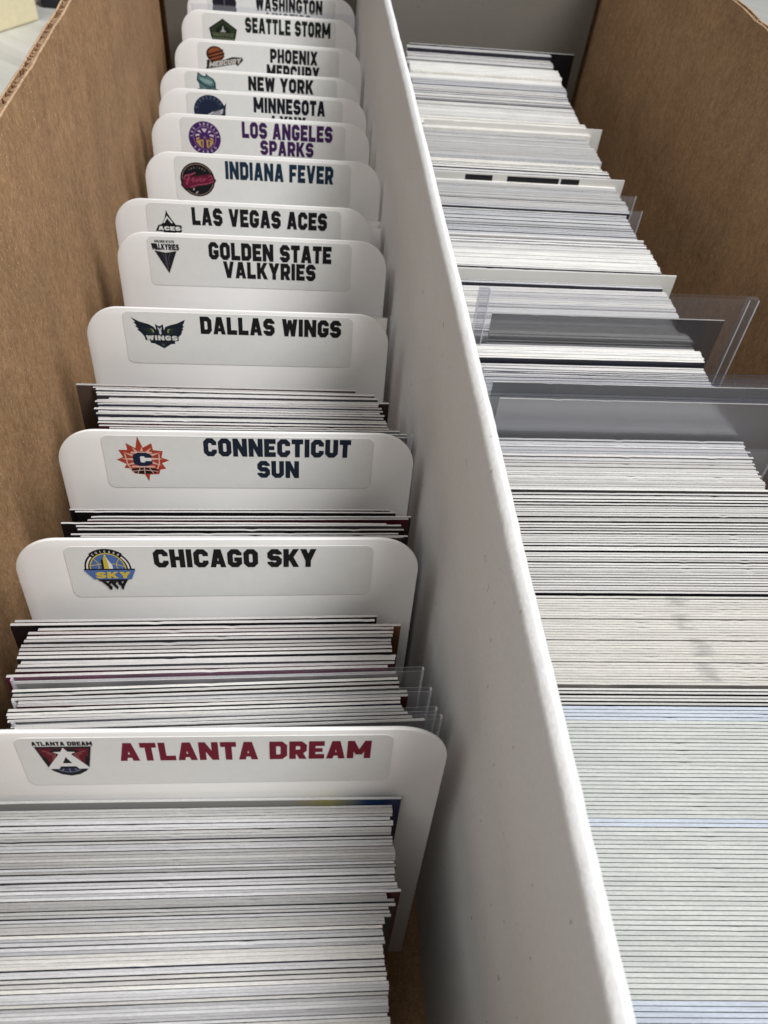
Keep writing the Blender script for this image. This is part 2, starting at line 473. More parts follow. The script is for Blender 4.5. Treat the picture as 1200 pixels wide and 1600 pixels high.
def arcband(cx, cy, r0, r1, a0, a1, ry=1.0, n=24):
    P = []
    A = [math.radians(a0 + (a1 - a0) * i / n) for i in range(n + 1)]
    for i in range(n):
        P.append([(cx + r * math.cos(a), cy - r * ry * math.sin(a)) for r, a in ((r0, A[i]), (r1, A[i]), (r1, A[i + 1]), (r0, A[i + 1]))])
    return P
def line2(pts, h, closed=False): return stroke(pts, h, closed)

# ------------------------------------------------------------------ emblems: layers of (colour, polygons) in a unit square, y down
BLK = (0.012, 0.012, 0.014); WHT = (0.78, 0.78, 0.77); NAVY = (0.014, 0.022, 0.05)
MAR = (0.13, 0.012, 0.022)
def em_shield():
    sh = [(0, 0), (1, 0), (.87, .70), (.80, .83), (.66, .95), (.5, 1), (.34, .95), (.20, .83), (.13, .70)]
    def sc(k, dy=0): return [(.5 + (x - .5) * k, .06 + y * k * .93 + dy) for x, y in sh]
    L = [((.5, .5, .5), [[(.5 + (x - .5) * 1.03, y * 1.02 - .01) for x, y in sh]]), (BLK, [sh]), (MAR, [sc(.90)]), (BLK, [[(.30, .08), (.70, .08), (.93, .42), (.80, .76), (.5, .95), (.2, .76), (.07, .42)]])]
    L.append((MAR, [[(.10, .10), (.34, .22), (.30, .62), (.2, .62)], [(.90, .10), (.66, .22), (.70, .62), (.8, .62)]]))
    L.append(((.30, .10, .11), line2([(.12, .13), (.33, .25), (.27, .6)], .012) + line2([(.88, .13), (.67, .25), (.73, .6)], .012) + line2([(.19, .22), (.29, .30), (.25, .5)], .009) + line2([(.81, .22), (.71, .30), (.75, .5)], .009)))
    L.append(((.02, .03, .07), [[(.28, .72), (.72, .72), (.70, .84), (.5, .92), (.30, .84)]]))
    L.append(((.25, .27, .3), arcband(.5, .60, .255, .27, 215, 325) + line2([(.5, .74), (.5, .87)], .008) + line2([(.40, .74), (.36, .82)], .008) + line2([(.60, .74), (.64, .82)], .008)))
    L.append((WHT, [[(.44, .16), (.50, .02), (.56, .16), (.90, .745), (.68, .745), (.64, .66), (.36, .66), (.32, .745), (.10, .745)], [(.30, .17), (.45, .16), (.42, .27)], [(.70, .17), (.55, .16), (.58, .27)]]))
    L.append((BLK, [[(.5, .34), (.585, .55), (.415, .55)]]))
    return L
def em_sky():
    BL = (.085, .16, .40); YE = (.62, .47, .06)
    L = [(BLK, [ell(.475, .48, .455, .46, 0, 180)]), (WHT, arcband(.475, .48, .385, .42, 0, 45, 1.0) + arcband(.475, .48, .385, .42, 135, 180, 1.0)),
         (BLK, arcband(.475, .48, .36, .485, 48, 132, 1.0)), (YE, [ell(.475, .48, .355, .385, 0, 180)]), (BL, [ell(.475, .48, .33, .36, 0, 180)])]
    L.append((YE, line2([(.15, .40), (.33, .36), (.62, .36), (.80, .42)], .008) + arcband(.10, .40, .2, .215, -25, 55) + arcband(.86, .40, .2, .215, 125, 205)))
    L.append(((.6, .6, .58), ring_text('CHICAGO', .475, .48, .425, .055, 125, 55)))
    L.append((BLK, [[(.37, .24), (.42, .24), (.42, .50), (.36, .50)]]))
    L.append((YE, [[(.40, .50), (.41, .24), (.46, .10), (.50, .24), (.51, .50)]])); L.append((WHT, [[(.455, .10), (.49, .22), (.57, .38), (.575, .50), (.50, .50), (.485, .24)]]))
    L.append((BLK, [[(0, .47), (1, .47), (.985, .51), (.015, .51)]])); L.append((BL, [[(.0, .50), (1, .50), (.90, .73), (.17, .73)]]))
    L.append((YE, text_polys('SKY', .20, .88, .545, .705, .12)))
    L.append((BLK, [[(.22, .73), (.84, .73), (.80, .775), (.27, .775)]] + [[(.28 + k * .155, .76), (.36 + k * .155, .76), (.49 + k * .115, .92), (.47 + k * .115, 1.0)] for k in range(3)] + [[(.74, .76), (.81, .76), (.68, 1.0), (.66, .93)], [(.40, .93), (.46, .93), (.46, 1.0), (.44, .99)]] + [[(.50, .84), (.56, .77), (.60, .79), (.53, .89)], [(.40, .84), (.46, .77), (.50, .79), (.43, .89)], [(.61, .84), (.66, .77), (.70, .79), (.64, .89)]]))
    return L
def em_sun():
    OR = (.40, .055, .03); PK = (.72, .45, .37)
    pt = [(535, 125), (605, 310), (755, 235), (770, 350), (930, 365), (895, 470), (1020, 520), (890, 570), (950, 665), (850, 680), (820, 760), (660, 770), (628, 890), (575, 770), (400, 750), (330, 665), (240, 655), (290, 590), (135, 515), (250, 470), (190, 350), (340, 350), (330, 235), (480, 320)]
    P = [((x - 135) / 885, (y - 125) / 765) for x, y in pt]
    L = [(OR, [P])]
    rays = []
    for a, r in ((88, .30), (55, .34), (122, .34), (25, .40), (155, .40), (2, .42), (178, .42), (-22, .38), (202, .38)):
        ca, sa = math.cos(math.radians(a)), -math.sin(math.radians(a))
        rays.append([(.5 + ca * .16 - sa * .02, .5 + sa * .18 + ca * .02), (.5 + ca * .16 + sa * .035, .5 + sa * .18 - ca * .035), (.5 + ca * r, .5 + sa * r * .95)])
    L.append((PK, rays + line2([(.17, .38), (.20, .62), (.27, .76), (.5, .81), (.73, .76), (.80, .60), (.82, .38)], .012) + [[(.30, .33), (.68, .33), (.70, .37), (.28, .37)], [(.28, .64), (.70, .64), (.72, .68), (.26, .68)]]))
    L.append((BLK, [[(.27, .71), (.5, .68), (.75, .71), (.77, .74), (.70, .81), (.5, .825), (.33, .81), (.25, .74)]]))
    L.append((PK, line2([(.5, .68), (.5, .83)], .007) + line2([(.42, .69), (.36, .82)], .007) + line2([(.60, .69), (.67, .82)], .007) + line2([(.26, .765), (.5, .735), (.76, .765)], .007)))
    L.append((WHT, [[(.38, .40), (.66, .40), (.66, .58), (.38, .58)]]))
    L.append((NAVY, text_polys('C', .315, .675, .35, .645)))
    return L
def em_wings():
    GR = (.05, .075, .03)
    pt = [(170, 160), (300, 225), (440, 262), (510, 300), (545, 350), (535, 255), (565, 275), (600, 290), (630, 275), (660, 255), (665, 350), (690, 300), (760, 272), (880, 240), (1010, 180), (990, 235), (965, 262), (988, 285), (958, 312), (975, 335), (940, 360), (950, 375), (925, 415), (885, 450), (882, 512), (820, 520), (822, 560), (760, 565), (640, 635), (500, 562), (435, 552), (430, 515), (360, 510), (350, 455), (300, 390), (250, 350), (275, 335), (225, 300), (250, 285), (205, 240), (235, 235)]
    P = [((x - 170) / 840, (y - 160) / 475) for x, y in pt]
    L = [((.012, .018, .03), [P])]
    f = []
    for k in range(4):
        f.append([(.16 + k * .03, .34 + k * .055), (.38, .36 + k * .05), (.40, .395 + k * .045)]); f.append([(.86 - k * .03, .34 + k * .055), (.66, .36 + k * .05), (.64, .395 + k * .045)])
    L.append((GR, f + [[(.36, .35), (.40, .37), (.41, .49), (.38, .49)], [(.70, .35), (.66, .37), (.65, .49), (.68, .49)]]))
    L.append(((.32, .34, .16), line2([(.35, .36), (.385, .40), (.39, .48)], .010) + line2([(.70, .36), (.665, .40), (.66, .48)], .010)))
    L.append(((.55, .55, .54), [[(.475, .28), (.50, .34), (.515, .36), (.53, .34), (.555, .28), (.55, .36), (.535, .40), (.54, .52), (.52, .55), (.50, .52), (.495, .40), (.48, .36)]]))
    L.append(((.66, .66, .64), text_polys('WINGS', .245, .83, .575, .73, .0, .13)))
    L.append(((.10, .11, .09), line2([(.52, .84), (.545, .90), (.57, .84)], .008) + line2([(.53, .93), (.58, .90)], .006)))
    return L
def em_valk():
    D = (.018, .018, .024)
    L = [(D, text_polys('GOLDEN STATE', .13, .84, .0, .075)), (D, [[(.0, .10), (.16, .10), (.27, .30), (.12, .285)]])]
    L.append((D, text_polys('VALKYRIES', .0, 1.0, .105, .29)))
    L.append((D, [[(.10, .31), (.5, .37), (.90, .31), (.56, 1.0)]])); L.append(((.09, .09, .11), line2([(.50, .40), (.5, .55), (.53, .9)], .018) + line2([(.38, .38), (.46, .55), (.47, .75)], .010) + line2([(.66, .38), (.58, .55), (.60, .75)], .010)))
    return L
def em_aces():
    L = [(BLK, [[(.46, 0), (.52, .17), (.64, .40), (.78, .62), (.96, .63), (1, .70), (.96, .80), (.99, .88), (.93, .95), (.76, .95), (.66, 1.08), (.36, 1.08), (.28, .93), (.0, .92), (.12, .66), (.26, .60), (.38, .35)]]),
         (WHT, line2([(.33, .55), (.47, .30), (.64, .55)], .028)), (WHT, text_polys('ACES', .11, .93, .70, .87))]
    return L
def em_fever():
    PK = (.30, .05, .10); RD = (.13, .012, .035)
    L = [((.02, .014, .012), [ell(.48, .5, .48, .5)]), ((.28, .2, .15), arcband(.48, .5, .425, .44, 0, 360, 1.04, 40)), ((.008, .010, .014), [ell(.48, .5, .405, .42)]),
         ((.02, .014, .012), [[(.0, .68), (.06, .45), (.86, .28), (1, .50), (.94, .60), (.12, .84)]]), (RD, [[(.04, .66), (.10, .46), (.83, .33), (.95, .50), (.90, .57), (.30, .70), (.14, .78)]]),
         (PK, line2([(.09, .50), (.14, .40), (.30, .36), (.43, .30)], .022) + line2([(.25, .40), (.20, .56), (.15, .66)], .026) + line2([(.14, .52), (.28, .48)], .016)
          + line2([(.33, .52), (.38, .47), (.35, .46), (.32, .53), (.36, .57), (.42, .52)], .014) + line2([(.43, .47), (.46, .56), (.51, .46)], .015)
          + line2([(.53, .53), (.59, .47), (.55, .45), (.53, .53), (.57, .56), (.63, .51)], .014) + line2([(.64, .45), (.65, .55), (.69, .46), (.74, .46)], .015)
          + line2([(.26, .74), (.45, .66), (.70, .62), (.92, .54)], .018) + line2([(.78, .40), (.86, .36), (.90, .46), (.80, .50)], .014)),
         ((.5, .35, .36), [[(.33, .78), (.37, .74), (.38, .79), (.34, .83)], [(.40, .88), (.48, .83), (.46, .89), (.41, .92)]]),
         ((.22, .17, .13), ring_text('INDIANA', .48, .5, .35, .05, 128, 52))]
    return L
def em_sparks():
    PU = (.065, .018, .125); GD = (.50, .31, .09)
    L = [(PU, [ell(.5, .5, .5, .5)]), ((.30, .22, .30), arcband(.5, .5, .335, .35, 0, 360)), ((.42, .36, .44), ring_text('LOS ANGELES', .5, .5, .42, .085, 172, 8)), ((.42, .36, .44), ring_text('SPARKS', .5, .5, .42, .085, 222, 318, True)),
         (PU, [ell(.5, .5, .33, .33)]), (GD, [[(.22, .60), (.34, .56), (.5, .54), (.66, .56), (.78, .60), (.70, .72), (.60, .79), (.40, .79), (.30, .72)]]),
         ((.62, .55, .62), [[(.41, .22), (.59, .22), (.50, .34)], [(.27, .29), (.36, .27), (.40, .36)], [(.64, .27), (.72, .29), (.60, .36)], [(.22, .40), (.32, .38), (.36, .42), (.22, .46)], [(.68, .38), (.78, .40), (.78, .46), (.64, .42)]]),
         (GD, [[(.24, .50), (.36, .48), (.30, .56), (.23, .57)], [(.76, .50), (.64, .48), (.70, .56), (.77, .57)]]),
         (PU, [[(.46, .44), (.54, .44), (.55, .80), (.45, .80)], [(.37, .60), (.42, .58), (.42, .76), (.38, .72)], [(.60, .58), (.66, .60), (.64, .72), (.60, .76)]]),
         ((.18, .12, .16), [ell(.5, .49, .05, .05, n=16)])]
    return L
def em_lynx():
    L = [(NAVY, [ell(.5, .5, .5, .5)]), ((.05, .07, .12), arcband(.5, .5, .36, .372, 20, 330)), ((.10, .12, .17), ring_text('MINNESOTA', .5, .5, .43, .085, 165, 35)),
         ((.02, .03, .05), [[(.55, .47), (.92, .36), (1.03, .22), (1.0, .44), (.98, .70), (.8, .78), (.45, .72)]]), ((.30, .29, .33), [[(.40, .62), (.60, .52), (.84, .44), (.90, .52), (.78, .66), (.52, .74)]]),
         ((.5, .5, .52), [[(.84, .44), (.93, .40), (.90, .54), (.83, .60)], [(.42, .61), (.60, .50), (.62, .53), (.46, .64)]]), (BLK, [[(.50, .64), (.60, .58), (.60, .63), (.52, .68)]])]
    return L
def em_torch():
    TE = (.10, .19, .19); TL = (.24, .37, .36); DK = (.025, .055, .065)
    L = [(DK, [[(.14, .0), (.26, .12), (.36, .20), (.46, .20), (.46, .04), (.58, .18), (.78, .34), (.86, .55), (.86, 1.05), (.20, 1.05), (.16, .62), (.08, .44)]]),
         (TE, [[(.16, .10), (.30, .24), (.48, .27), (.50, .16), (.72, .36), (.80, .56), (.78, .72), (.60, .78), (.34, .62), (.14, .38)]]), (TL, [[(.20, .28), (.40, .36), (.60, .40), (.74, .52), (.64, .66), (.42, .58), (.22, .40)]]),
         (TE, [[(.16, .56), (.36, .74), (.60, .86), (.80, .80), (.80, 1.0), (.26, 1.0)]]), ((.05, .06, .07), [[(-.12, 1.0), (.20, .88), (.86, .88), (1.2, 1.0), (1.2, 1.1), (-.12, 1.1)]]), (TL, [[(.30, .86), (.5, .94), (.74, .92), (.70, 1.0), (.34, 1.0)]])]
    return L
def em_mercury():
    OR = (.26, .075, .03); DK = (.04, .012, .008)
    L = [(DK, [ell(.27, .33, .235, .34)]), (OR, [ell(.28, .34, .20, .29)]), (DK, [[(.06, .34), (.26, .24), (.50, .10), (.47, .20), (.30, .29), (.08, .42)], [(.08, .48), (.28, .38), (.53, .24), (.50, .34), (.30, .43), (.10, .55)], [(.12, .62), (.30, .52), (.53, .38), (.48, .48), (.32, .57), (.16, .68)]]),
         ((.03, .025, .02), [[(.04, .60), (.10, .56), (.12, .64), (.44, .58), (.72, .40), (.98, .40), (1.0, .52), (.85, .78), (.80, .70), (.12, .94), (.0, .98), (.03, .86)]]),
         ((.55, .53, .50), [[(x, y - .30 * (x - .07) + .03) for x, y in p] for p in text_polys('MERCURY', .09, .93, .66, .88, .12)])]
    return L
def em_storm():
    G = (.028, .045, .02); D = (.012, .016, .012)
    pent = [(.5, 0), (1, .42), (.94, .78), (.82, 1.1), (.18, 1.1), (.06, .78), (0, .42)]
    L = [(D, [pent]), (G, [[(.5 + (x - .5) * .88, .06 + y * .92) for x, y in pent]]), (D, [[(.5, .2), (.76, .44), (.76, .62), (.24, .62), (.24, .44)]]), ((.42, .44, .40), [[(.46, .50), (.49, .30), (.51, .30), (.54, .50)], [(.42, .50), (.58, .50), (.60, .56), (.40, .56)]]),
         ((.13, .15, .10), text_polys('SEATTLE', .14, .86, .66, .74) + text_polys('STORM', .12, .88, .80, .98)), ((.20, .2, .12), line2([(.1, .62), (.9, .62)], .010))]
    return L
def em_mystics():
    D = (.016, .014, .022)
    L = [(D, [[(.08, .2), (.92, .2), (1, .45), (.97, .62), (1, .74), (.98, .92), (.90, 1.0), (.10, 1.0), (.02, .92), (0, .74), (.03, .62), (0, .45)]]), ((.08, .07, .10), text_polys('MYSTICS', .08, .92, .76, .92)), ((.06, .05, .07), line2([(.04, .70), (.5, .66), (.96, .70)], .012)), ((.10, .09, .12), [[(.46, .3), (.54, .3), (.52, .6), (.48, .6)]])]
    return L

# ------------------------------------------------------------------ dividers
DW, DT, DH = 98.0, 1.0, 113.6
LEAN = 9.0
def outline(inset, r=11.0):
    x0, x1, z0, z1 = -DW / 2 + inset, DW / 2 - inset, inset, DH - inset
    rr = r - inset
    P = [(x1, z0)]
    P += [(x1 - rr + rr * math.cos(a), z1 - rr + rr * math.sin(a)) for a in [math.pi / 2 * i / 14 for i in range(15)]]
    P += [(x0 + rr + rr * math.cos(a), z1 - rr + rr * math.sin(a)) for a in [math.pi / 2 + math.pi / 2 * i / 14 for i in range(15)]]
    P += [(x0, z0)]
    return P
def divider_mesh():
    bm = bmesh.new()
    loops = []
    for ins, y in ((.28, 0), (.08, .08), (0, .28), (0, DT - .28), (.08, DT - .08), (.28, DT)):
        loops.append([bm.verts.new((x * MM, y * MM, z * MM)) for x, z in outline(ins)])
    n = len(loops[0])
    for a, b in zip(loops[:-1], loops[1:]):
        for i in range(n):
            bm.faces.new((a[i], a[(i + 1) % n], b[(i + 1) % n], b[i]))
    bm.faces.new(loops[0]); bm.faces.new(list(reversed(loops[-1])))
    bmesh.ops.recalc_face_normals(bm, faces=bm.faces[:])
    return bm
def rrect(x0, x1, y0, y1, r, n=6):
    P = []
    for cx_, cy_, a0 in ((x1 - r, y0 + r, 0), (x0 + r, y0 + r, 90), (x0 + r, y1 - r, 180), (x1 - r, y1 - r, 270)):
        A = [math.radians(a0 - 0 + (90 * i / n)) for i in range(n + 1)]
        P += [(cx_ + r * math.cos(a), cy_ - r * math.sin(a)) for a in A]
    return P
def flat(bm, polys, depth, mi=0, step=0.0):
    """polygons (mm from the divider's top-left corner, y down) on the front face, `depth` mm proud"""
    for k, P in enumerate(polys):
        y = -(depth + step * k) * MM
        vs = [bm.verts.new(((x - DW / 2) * MM, y, (DH - yy) * MM)) for x, yy in P]
        f = bm.faces.new(vs); f.material_index = mi
        f.normal_update()
        if f.normal.y > 0: f.normal_flip()
proto_div = None
def make_divider(top, label, lab, lines, emb, embbox, cap=None, yaw=0.0, lean=LEAN, roll=0.0):
    global proto_div
    if proto_div is None:
        proto_div = link('card_divider', divider_mesh(), M_DIV); smooth(proto_div, 35); d = proto_div
    else:
        d = proto_div.copy(); COL.objects.link(d)
    tag(d, label, 'card divider', 'lettered white card dividers')
    R = Matrix.Rotation(math.radians(yaw), 4, 'Z') @ Matrix.Rotation(math.radians(roll), 4, 'Y') @ Matrix.Rotation(math.radians(-lean), 4, 'X')
    tp = Vector((top[0] * MM, top[1] * MM, zc(top[2])))
    base = tp - (R @ Vector((0, 0, DH * MM)))
    d.matrix_world = Matrix.Translation(base) @ R
    # the film label: a thin plate
    bm = bmesh.new()
    P = rrect(*lab, 2.0)
    f = [bm.verts.new(((x - DW / 2) * MM, -.10 * MM, (DH - y) * MM)) for x, y in P]
    b = [bm.verts.new(((x - DW / 2) * MM, -.004 * MM, (DH - y) * MM)) for x, y in P]
    fc = bm.faces.new(f)
    for i in range(len(f)): bm.faces.new((f[i], b[i], b[(i + 1) % len(f)], f[(i + 1) % len(f)]))
    bmesh.ops.recalc_face_normals(bm, faces=bm.faces[:])
    fc.normal_update()
    if fc.normal.y > 0: bmesh.ops.reverse_faces(bm, faces=bm.faces[:])
    ls = link('label', bm, M_LABEL, d)
    bm = bmesh.new(); k0 = 0
    mats = []
    for txt, x0, x1, y0, y1, col in lines:
        mats.append(ink(col))
        flat(bm, text_polys(txt, x0, x1, y0, y1), .112, len(mats) - 1, .0012)
    link('lettering', bm, mats, ls)
    bm = bmesh.new(); mats = []; dep = .112
    x0, x1, y0, y1 = embbox
    for col, polys in emb():
        m = ink(col)
        if m not in mats: mats.append(m)
        flat(bm, [[(x0 + a * (x1 - x0), y0 + b_ * (y1 - y0)) for a, b_ in p] for p in polys], dep, mats.index(m), .0004)
        dep += .008 + .0004 * len(polys)
    if cap:
        txt, a, b_, c_, e_ = cap; m = ink(BLK)
        if m not in mats: mats.append(m)
        flat(bm, text_polys(txt, a, b_, c_, e_), .112, mats.index(m), .0012)
    link('emblem', bm, mats, ls)
    return d
LB = (12.3, 86.0, 1.4, 19.2)
B1 = (0.012, 0.012, 0.014)
make_divider((-17.3, 66.7, -143.6), 'white divider with wide maroon lettering and a maroon shield emblem', (12.5, 86.1, 1.6, 18.4), [('ATLANTA DREAM', 31.6, 81.7, 3.5, 9.8, (.17, .014, .03))], em_shield, (15.9, 26.6, 4.5, 14.9), ('ATLANTA DREAM', 15.6, 27.0, 2.8, 4.2), yaw=-1.3)
make_divider((-17.9, 116.7, -146.5), 'white divider with black lettering and a blue and yellow half-round emblem over a net', (12.2, 86.1, 2.1, 19.3), [('CHICAGO SKY', 32.7, 71.9, 3.0, 9.1, B1)], em_sky, (15.9, 28.0, 2.8, 16.6))
make_divider((-15.4, 154.2, -146.9), 'white divider with two lines of navy lettering and an orange spiked sunburst emblem', LB, [('CONNECTICUT', 39.2, 79.7, 1.9, 8.0, (.014, .02, .035)), ('SUN', 53.6, 65.3, 9.4, 15.4, (.014, .02, .035))], em_sun, (15.5, 29.6, 1.6, 17.0))
make_divider((-18.1, 212.1, -148.4), 'white divider with one line of black lettering and a dark spread-wings emblem', (12.1, 85.7, 1.2, 19.6), [('DALLAS WINGS', 36.2, 81.9, 2.2, 8.4, B1)], em_wings, (14.5, 31.5, 3.1, 14.0))
make_divider((-15.3, 257.5, -148.4), 'white divider with two lines of black lettering and a black downward triangle emblem', (11.3, 84.6, 1.2, 19.4), [('GOLDEN STATE', 32.7, 77.2, 2.4, 8.9, B1), ('VALKYRIES', 37.6, 71.5, 9.4, 15.8, B1)], em_valk, (12.6, 22.3, 2.5, 14.7))
make_divider((-19.7, 281.9, -148.8), 'white divider with one line of black lettering and a black upward-pointing arrowhead emblem', (12.2, 86.1, 1.2, 19.2), [('LAS VEGAS ACES', 29.0, 80.6, 2.2, 9.0, B1)], em_aces, (14.9, 25.0, 3.7, 12.6))
make_divider((-13.2, 319.9, -148.2), 'white divider with navy lettering and a black circular emblem with pink script', (12.3, 85.1, 1.3, 19.0), [('INDIANA FEVER', 32.8, 77.7, 2.4, 9.6, (.012, .03, .055))], em_fever, (14.2, 28.9, 3.5, 17.2))
make_divider((-15.4, 358.6, -149.0), 'white divider with purple lettering and a round purple and gold palm emblem', (13.0, 86.5, 1.2, 19.2), [('LOS ANGELES', 40.0, 80.7, 1.7, 8.5, (.05, .018, .085)), ('SPARKS', 48.0, 72.2, 9.0, 15.3, (.05, .018, .085))], em_sparks, (16.3, 30.5, 2.5, 16.4))
make_divider((-15.3, 385.4, -148.8), 'white divider with black lettering and a navy disc emblem with grey animal head', (13.2, 86.1, 1.2, 19.2), [('MINNESOTA', 44.1, 77.8, 1.7, 8.3, (.010, .012, .02)), ('LYNX', 52.6, 68.8, 9.2, 15.6, (.010, .012, .02))], em_lynx, (16.3, 31.0, 2.0, 15.9))
make_divider((-17.9, 412.5, -149.9), 'white divider showing one line of black lettering and a teal torch emblem', (12.6, 87.0, 1.0, 19.0), [('NEW YORK', 43.1, 75.3, 1.6, 8.0, B1), ('LIBERTY', 46, 72.5, 9.2, 15.4, B1)], em_torch, (17.2, 28.9, 1.2, 9.2))
make_divider((-14.4, 448.7, -148.5), 'white divider with an orange ball emblem above a slanted script banner', (12.3, 85.8, 1.3, 19.2), [('PHOENIX', 49.5, 74.3, 2.2, 8.7, B1), ('MERCURY', 47.6, 75.5, 9.5, 16.2, B1)], em_mercury, (15.8, 35.4, 2.9, 13.8))
make_divider((-15.0, 492.2, -148.4), 'white divider with dark green lettering and a dark green pentagon emblem', (11.8, 86.1, 1.2, 19.2), [('SEATTLE STORM', 35.2, 83.0, 1.9, 9.4, (.012, .018, .014))], em_storm, (15.2, 30.6, 3.4, 15.0))
make_divider((-14.5, 522.4, -146.6), 'rearmost white divider, its dark emblem cut off by the photo edge', (11.8, 86.1, 1.2, 19.2), [('WASHINGTON', 39.5, 78.5, 1.6, 8.8, (.012, .012, .016)), ('MYSTICS', 45.6, 71.9, 9.4, 16.4, (.012, .012, .016))], em_mystics, (14.6, 28.5, .5, 12.4))

# ------------------------------------------------------------------ trading cards
CW, CH = 88.9, 96.0
def card_mesh(kind, t, bow, seed, w=CW, h=CH):
    rng = random.Random(seed)
    bm = bmesh.new(); n = 44
    rows = []
    for i in range(n + 1):
        u = i / n; x = (u - .5) * w
        y = bow * (1 - (2 * u - 1) ** 2) + rng.uniform(-.006, .006)
        zt = h + rng.uniform(-.025, .025) - (rng.uniform(.06, .2) if rng.random() < .03 else 0)
        rows.append([bm.verts.new((x * MM, (y + a) * MM, b * MM)) for a, b in ((0, 0), (0, zt - .06), (.06, zt), (t - .06, zt), (t, zt - .06), (t, 0))])
    for i in range(n):
        for k in range(5):
            f = bm.faces.new((rows[i][k], rows[i + 1][k], rows[i + 1][k + 1], rows[i][k + 1]))
            f.material_index = 0 if k in (1, 2, 3) else 1
        bm.faces.new((rows[i][5], rows[i + 1][5], rows[i + 1][0], rows[i][0])).material_index = 0
    for r_ in (rows[0], rows[-1]): bm.faces.new(r_).material_index = 0
    bmesh.ops.recalc_face_normals(bm, faces=bm.faces[:])
    me = bpy.data.meshes.new('trading_card'); bm.to_mesh(me); bm.free()
    me.materials.append(M_EDGE[kind]); me.materials.append(M_FACE)
    return me
CARD_PROTO = {}
def card_obj(kind, t, rng, tight=False):
    k = (kind, t, tight)
    if k not in CARD_PROTO:
        CARD_PROTO[k] = [bpy.data.objects.new('trading_card', card_mesh(kind, t, b, 11 * i + int(t * 100))) for i, b in enumerate((0.0, .02, -.02, .01) if tight else (0.0, .08, -.08, .15, -.05))]
    return rng.choice(CARD_PROTO[k]).copy()
DARKS = [(.012, .012, .015), (.02, .025, .06), (.05, .01, .02), (.01, .03, .03), (.04, .04, .045), (.10, .10, .11), (.015, .015, .03), (.03, .02, .02)]
NCARD = 0
def place_card(kind, t, x_right, y, z, label, group, yaw=0.0, lean=LEAN, roll=0.0, face=None, rng=random, tight=False):
    global NCARD
    o = card_obj(kind, t, rng, tight); COL.objects.link(o); NCARD += 1
    R = Matrix.Rotation(math.radians(yaw), 4, 'Z') @ Matrix.Rotation(math.radians(roll), 4, 'Y') @ Matrix.Rotation(math.radians(-lean), 4, 'X')
    tp = Vector(((x_right - CW / 2) * MM, y * MM, zc(z)))
    o.matrix_world = Matrix.Translation(tp - R @ Vector((0, 0, CH * MM))) @ R
    o.color = (*(face or rng.choice(DARKS)), 1)
    tag(o, label, 'trading card', group)
    return o

rng = random.Random(21)
# --- front stack before the maroon lettered divider
GA = 'cards packed in front of the maroon lettered divider'
LA = 'grey edged trading card packed in the front stack before the maroon lettered divider'
seg = [(20.6, 61.8 - 13.0, 60), (18.4, 61.8 - 24.5, 45), (17.3, 10, 30)]
y = 60.4
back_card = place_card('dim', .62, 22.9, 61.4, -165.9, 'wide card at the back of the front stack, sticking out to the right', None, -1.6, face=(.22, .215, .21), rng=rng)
i = 0; xr = 20.4; run = 0
while y > 13.5:
    if run <= 0:
        run = rng.choice((1, 1, 1, 2, 2, 3, 4, 5)); gap = rng.choice((.07, .10, .13, .16, .20))
        kd = rng.choice(('grey', 'dim', 'dim')) if y > 46 else rng.choice(('grey', 'grey', 'dim', 'white')) if y > 32 else rng.choice(('white', 'white', 'grey'))  # shade before the divider painted as darker edges, whiter ones towards the camera
        zr = rng.uniform(-.3, .2); yr = rng.uniform(-.08, .08); dxr = rng.uniform(-.35, .3)
        if i in (9, 10, 21, 22, 34, 35): gap = .34
    else:
        gap = rng.choice((0.0, .0, .012, .03))
    run -= 1
    t = rng.choice((.5, .58, .66))
    if y < 44: xr = 18.6
    if y < 38.5: xr = 17.2
    dx = dxr + rng.uniform(-.12, .12)
    lab, grp = LA, GA
    if i == 26: dx, lab, grp = 2.6, 'card jutting out to the right halfway down the front stack', None
    if i in (29, 30): dx += 1.4
    y -= t + gap
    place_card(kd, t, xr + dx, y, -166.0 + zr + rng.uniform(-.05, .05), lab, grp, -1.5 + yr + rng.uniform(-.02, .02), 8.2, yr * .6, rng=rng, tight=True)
    i += 1
nA = i
# the printed face of the rearmost card of this stack: grey, with a yellow and a blue field at its right end
m, nt, N, L, B = new_mat('printed_grey_yellow_blue')
tc = N.new('ShaderNodeTexCoord'); sx = N.new('ShaderNodeSeparateXYZ'); L.new(tc.outputs['Object'], sx.inputs[0])
mr = N.new('ShaderNodeMapRange'); mr.inputs[1].default_value = -.045; mr.inputs[2].default_value = .045; L.new(sx.outputs[0], mr.inputs[0])
L.new(ramp(N, L, mr.outputs[0], [(0, (.27, .265, .26)), (.72, (.30, .295, .28)), (.82, (.36, .33, .13)), (.875, (.16, .19, .17)), (.91, (.02, .05, .14)), (1, (.012, .02, .06))]), B.inputs['Base Color'])
B.inputs['Roughness'].default_value = .35
back_card.data = back_card.data.copy(); back_card.data.materials[1] = m
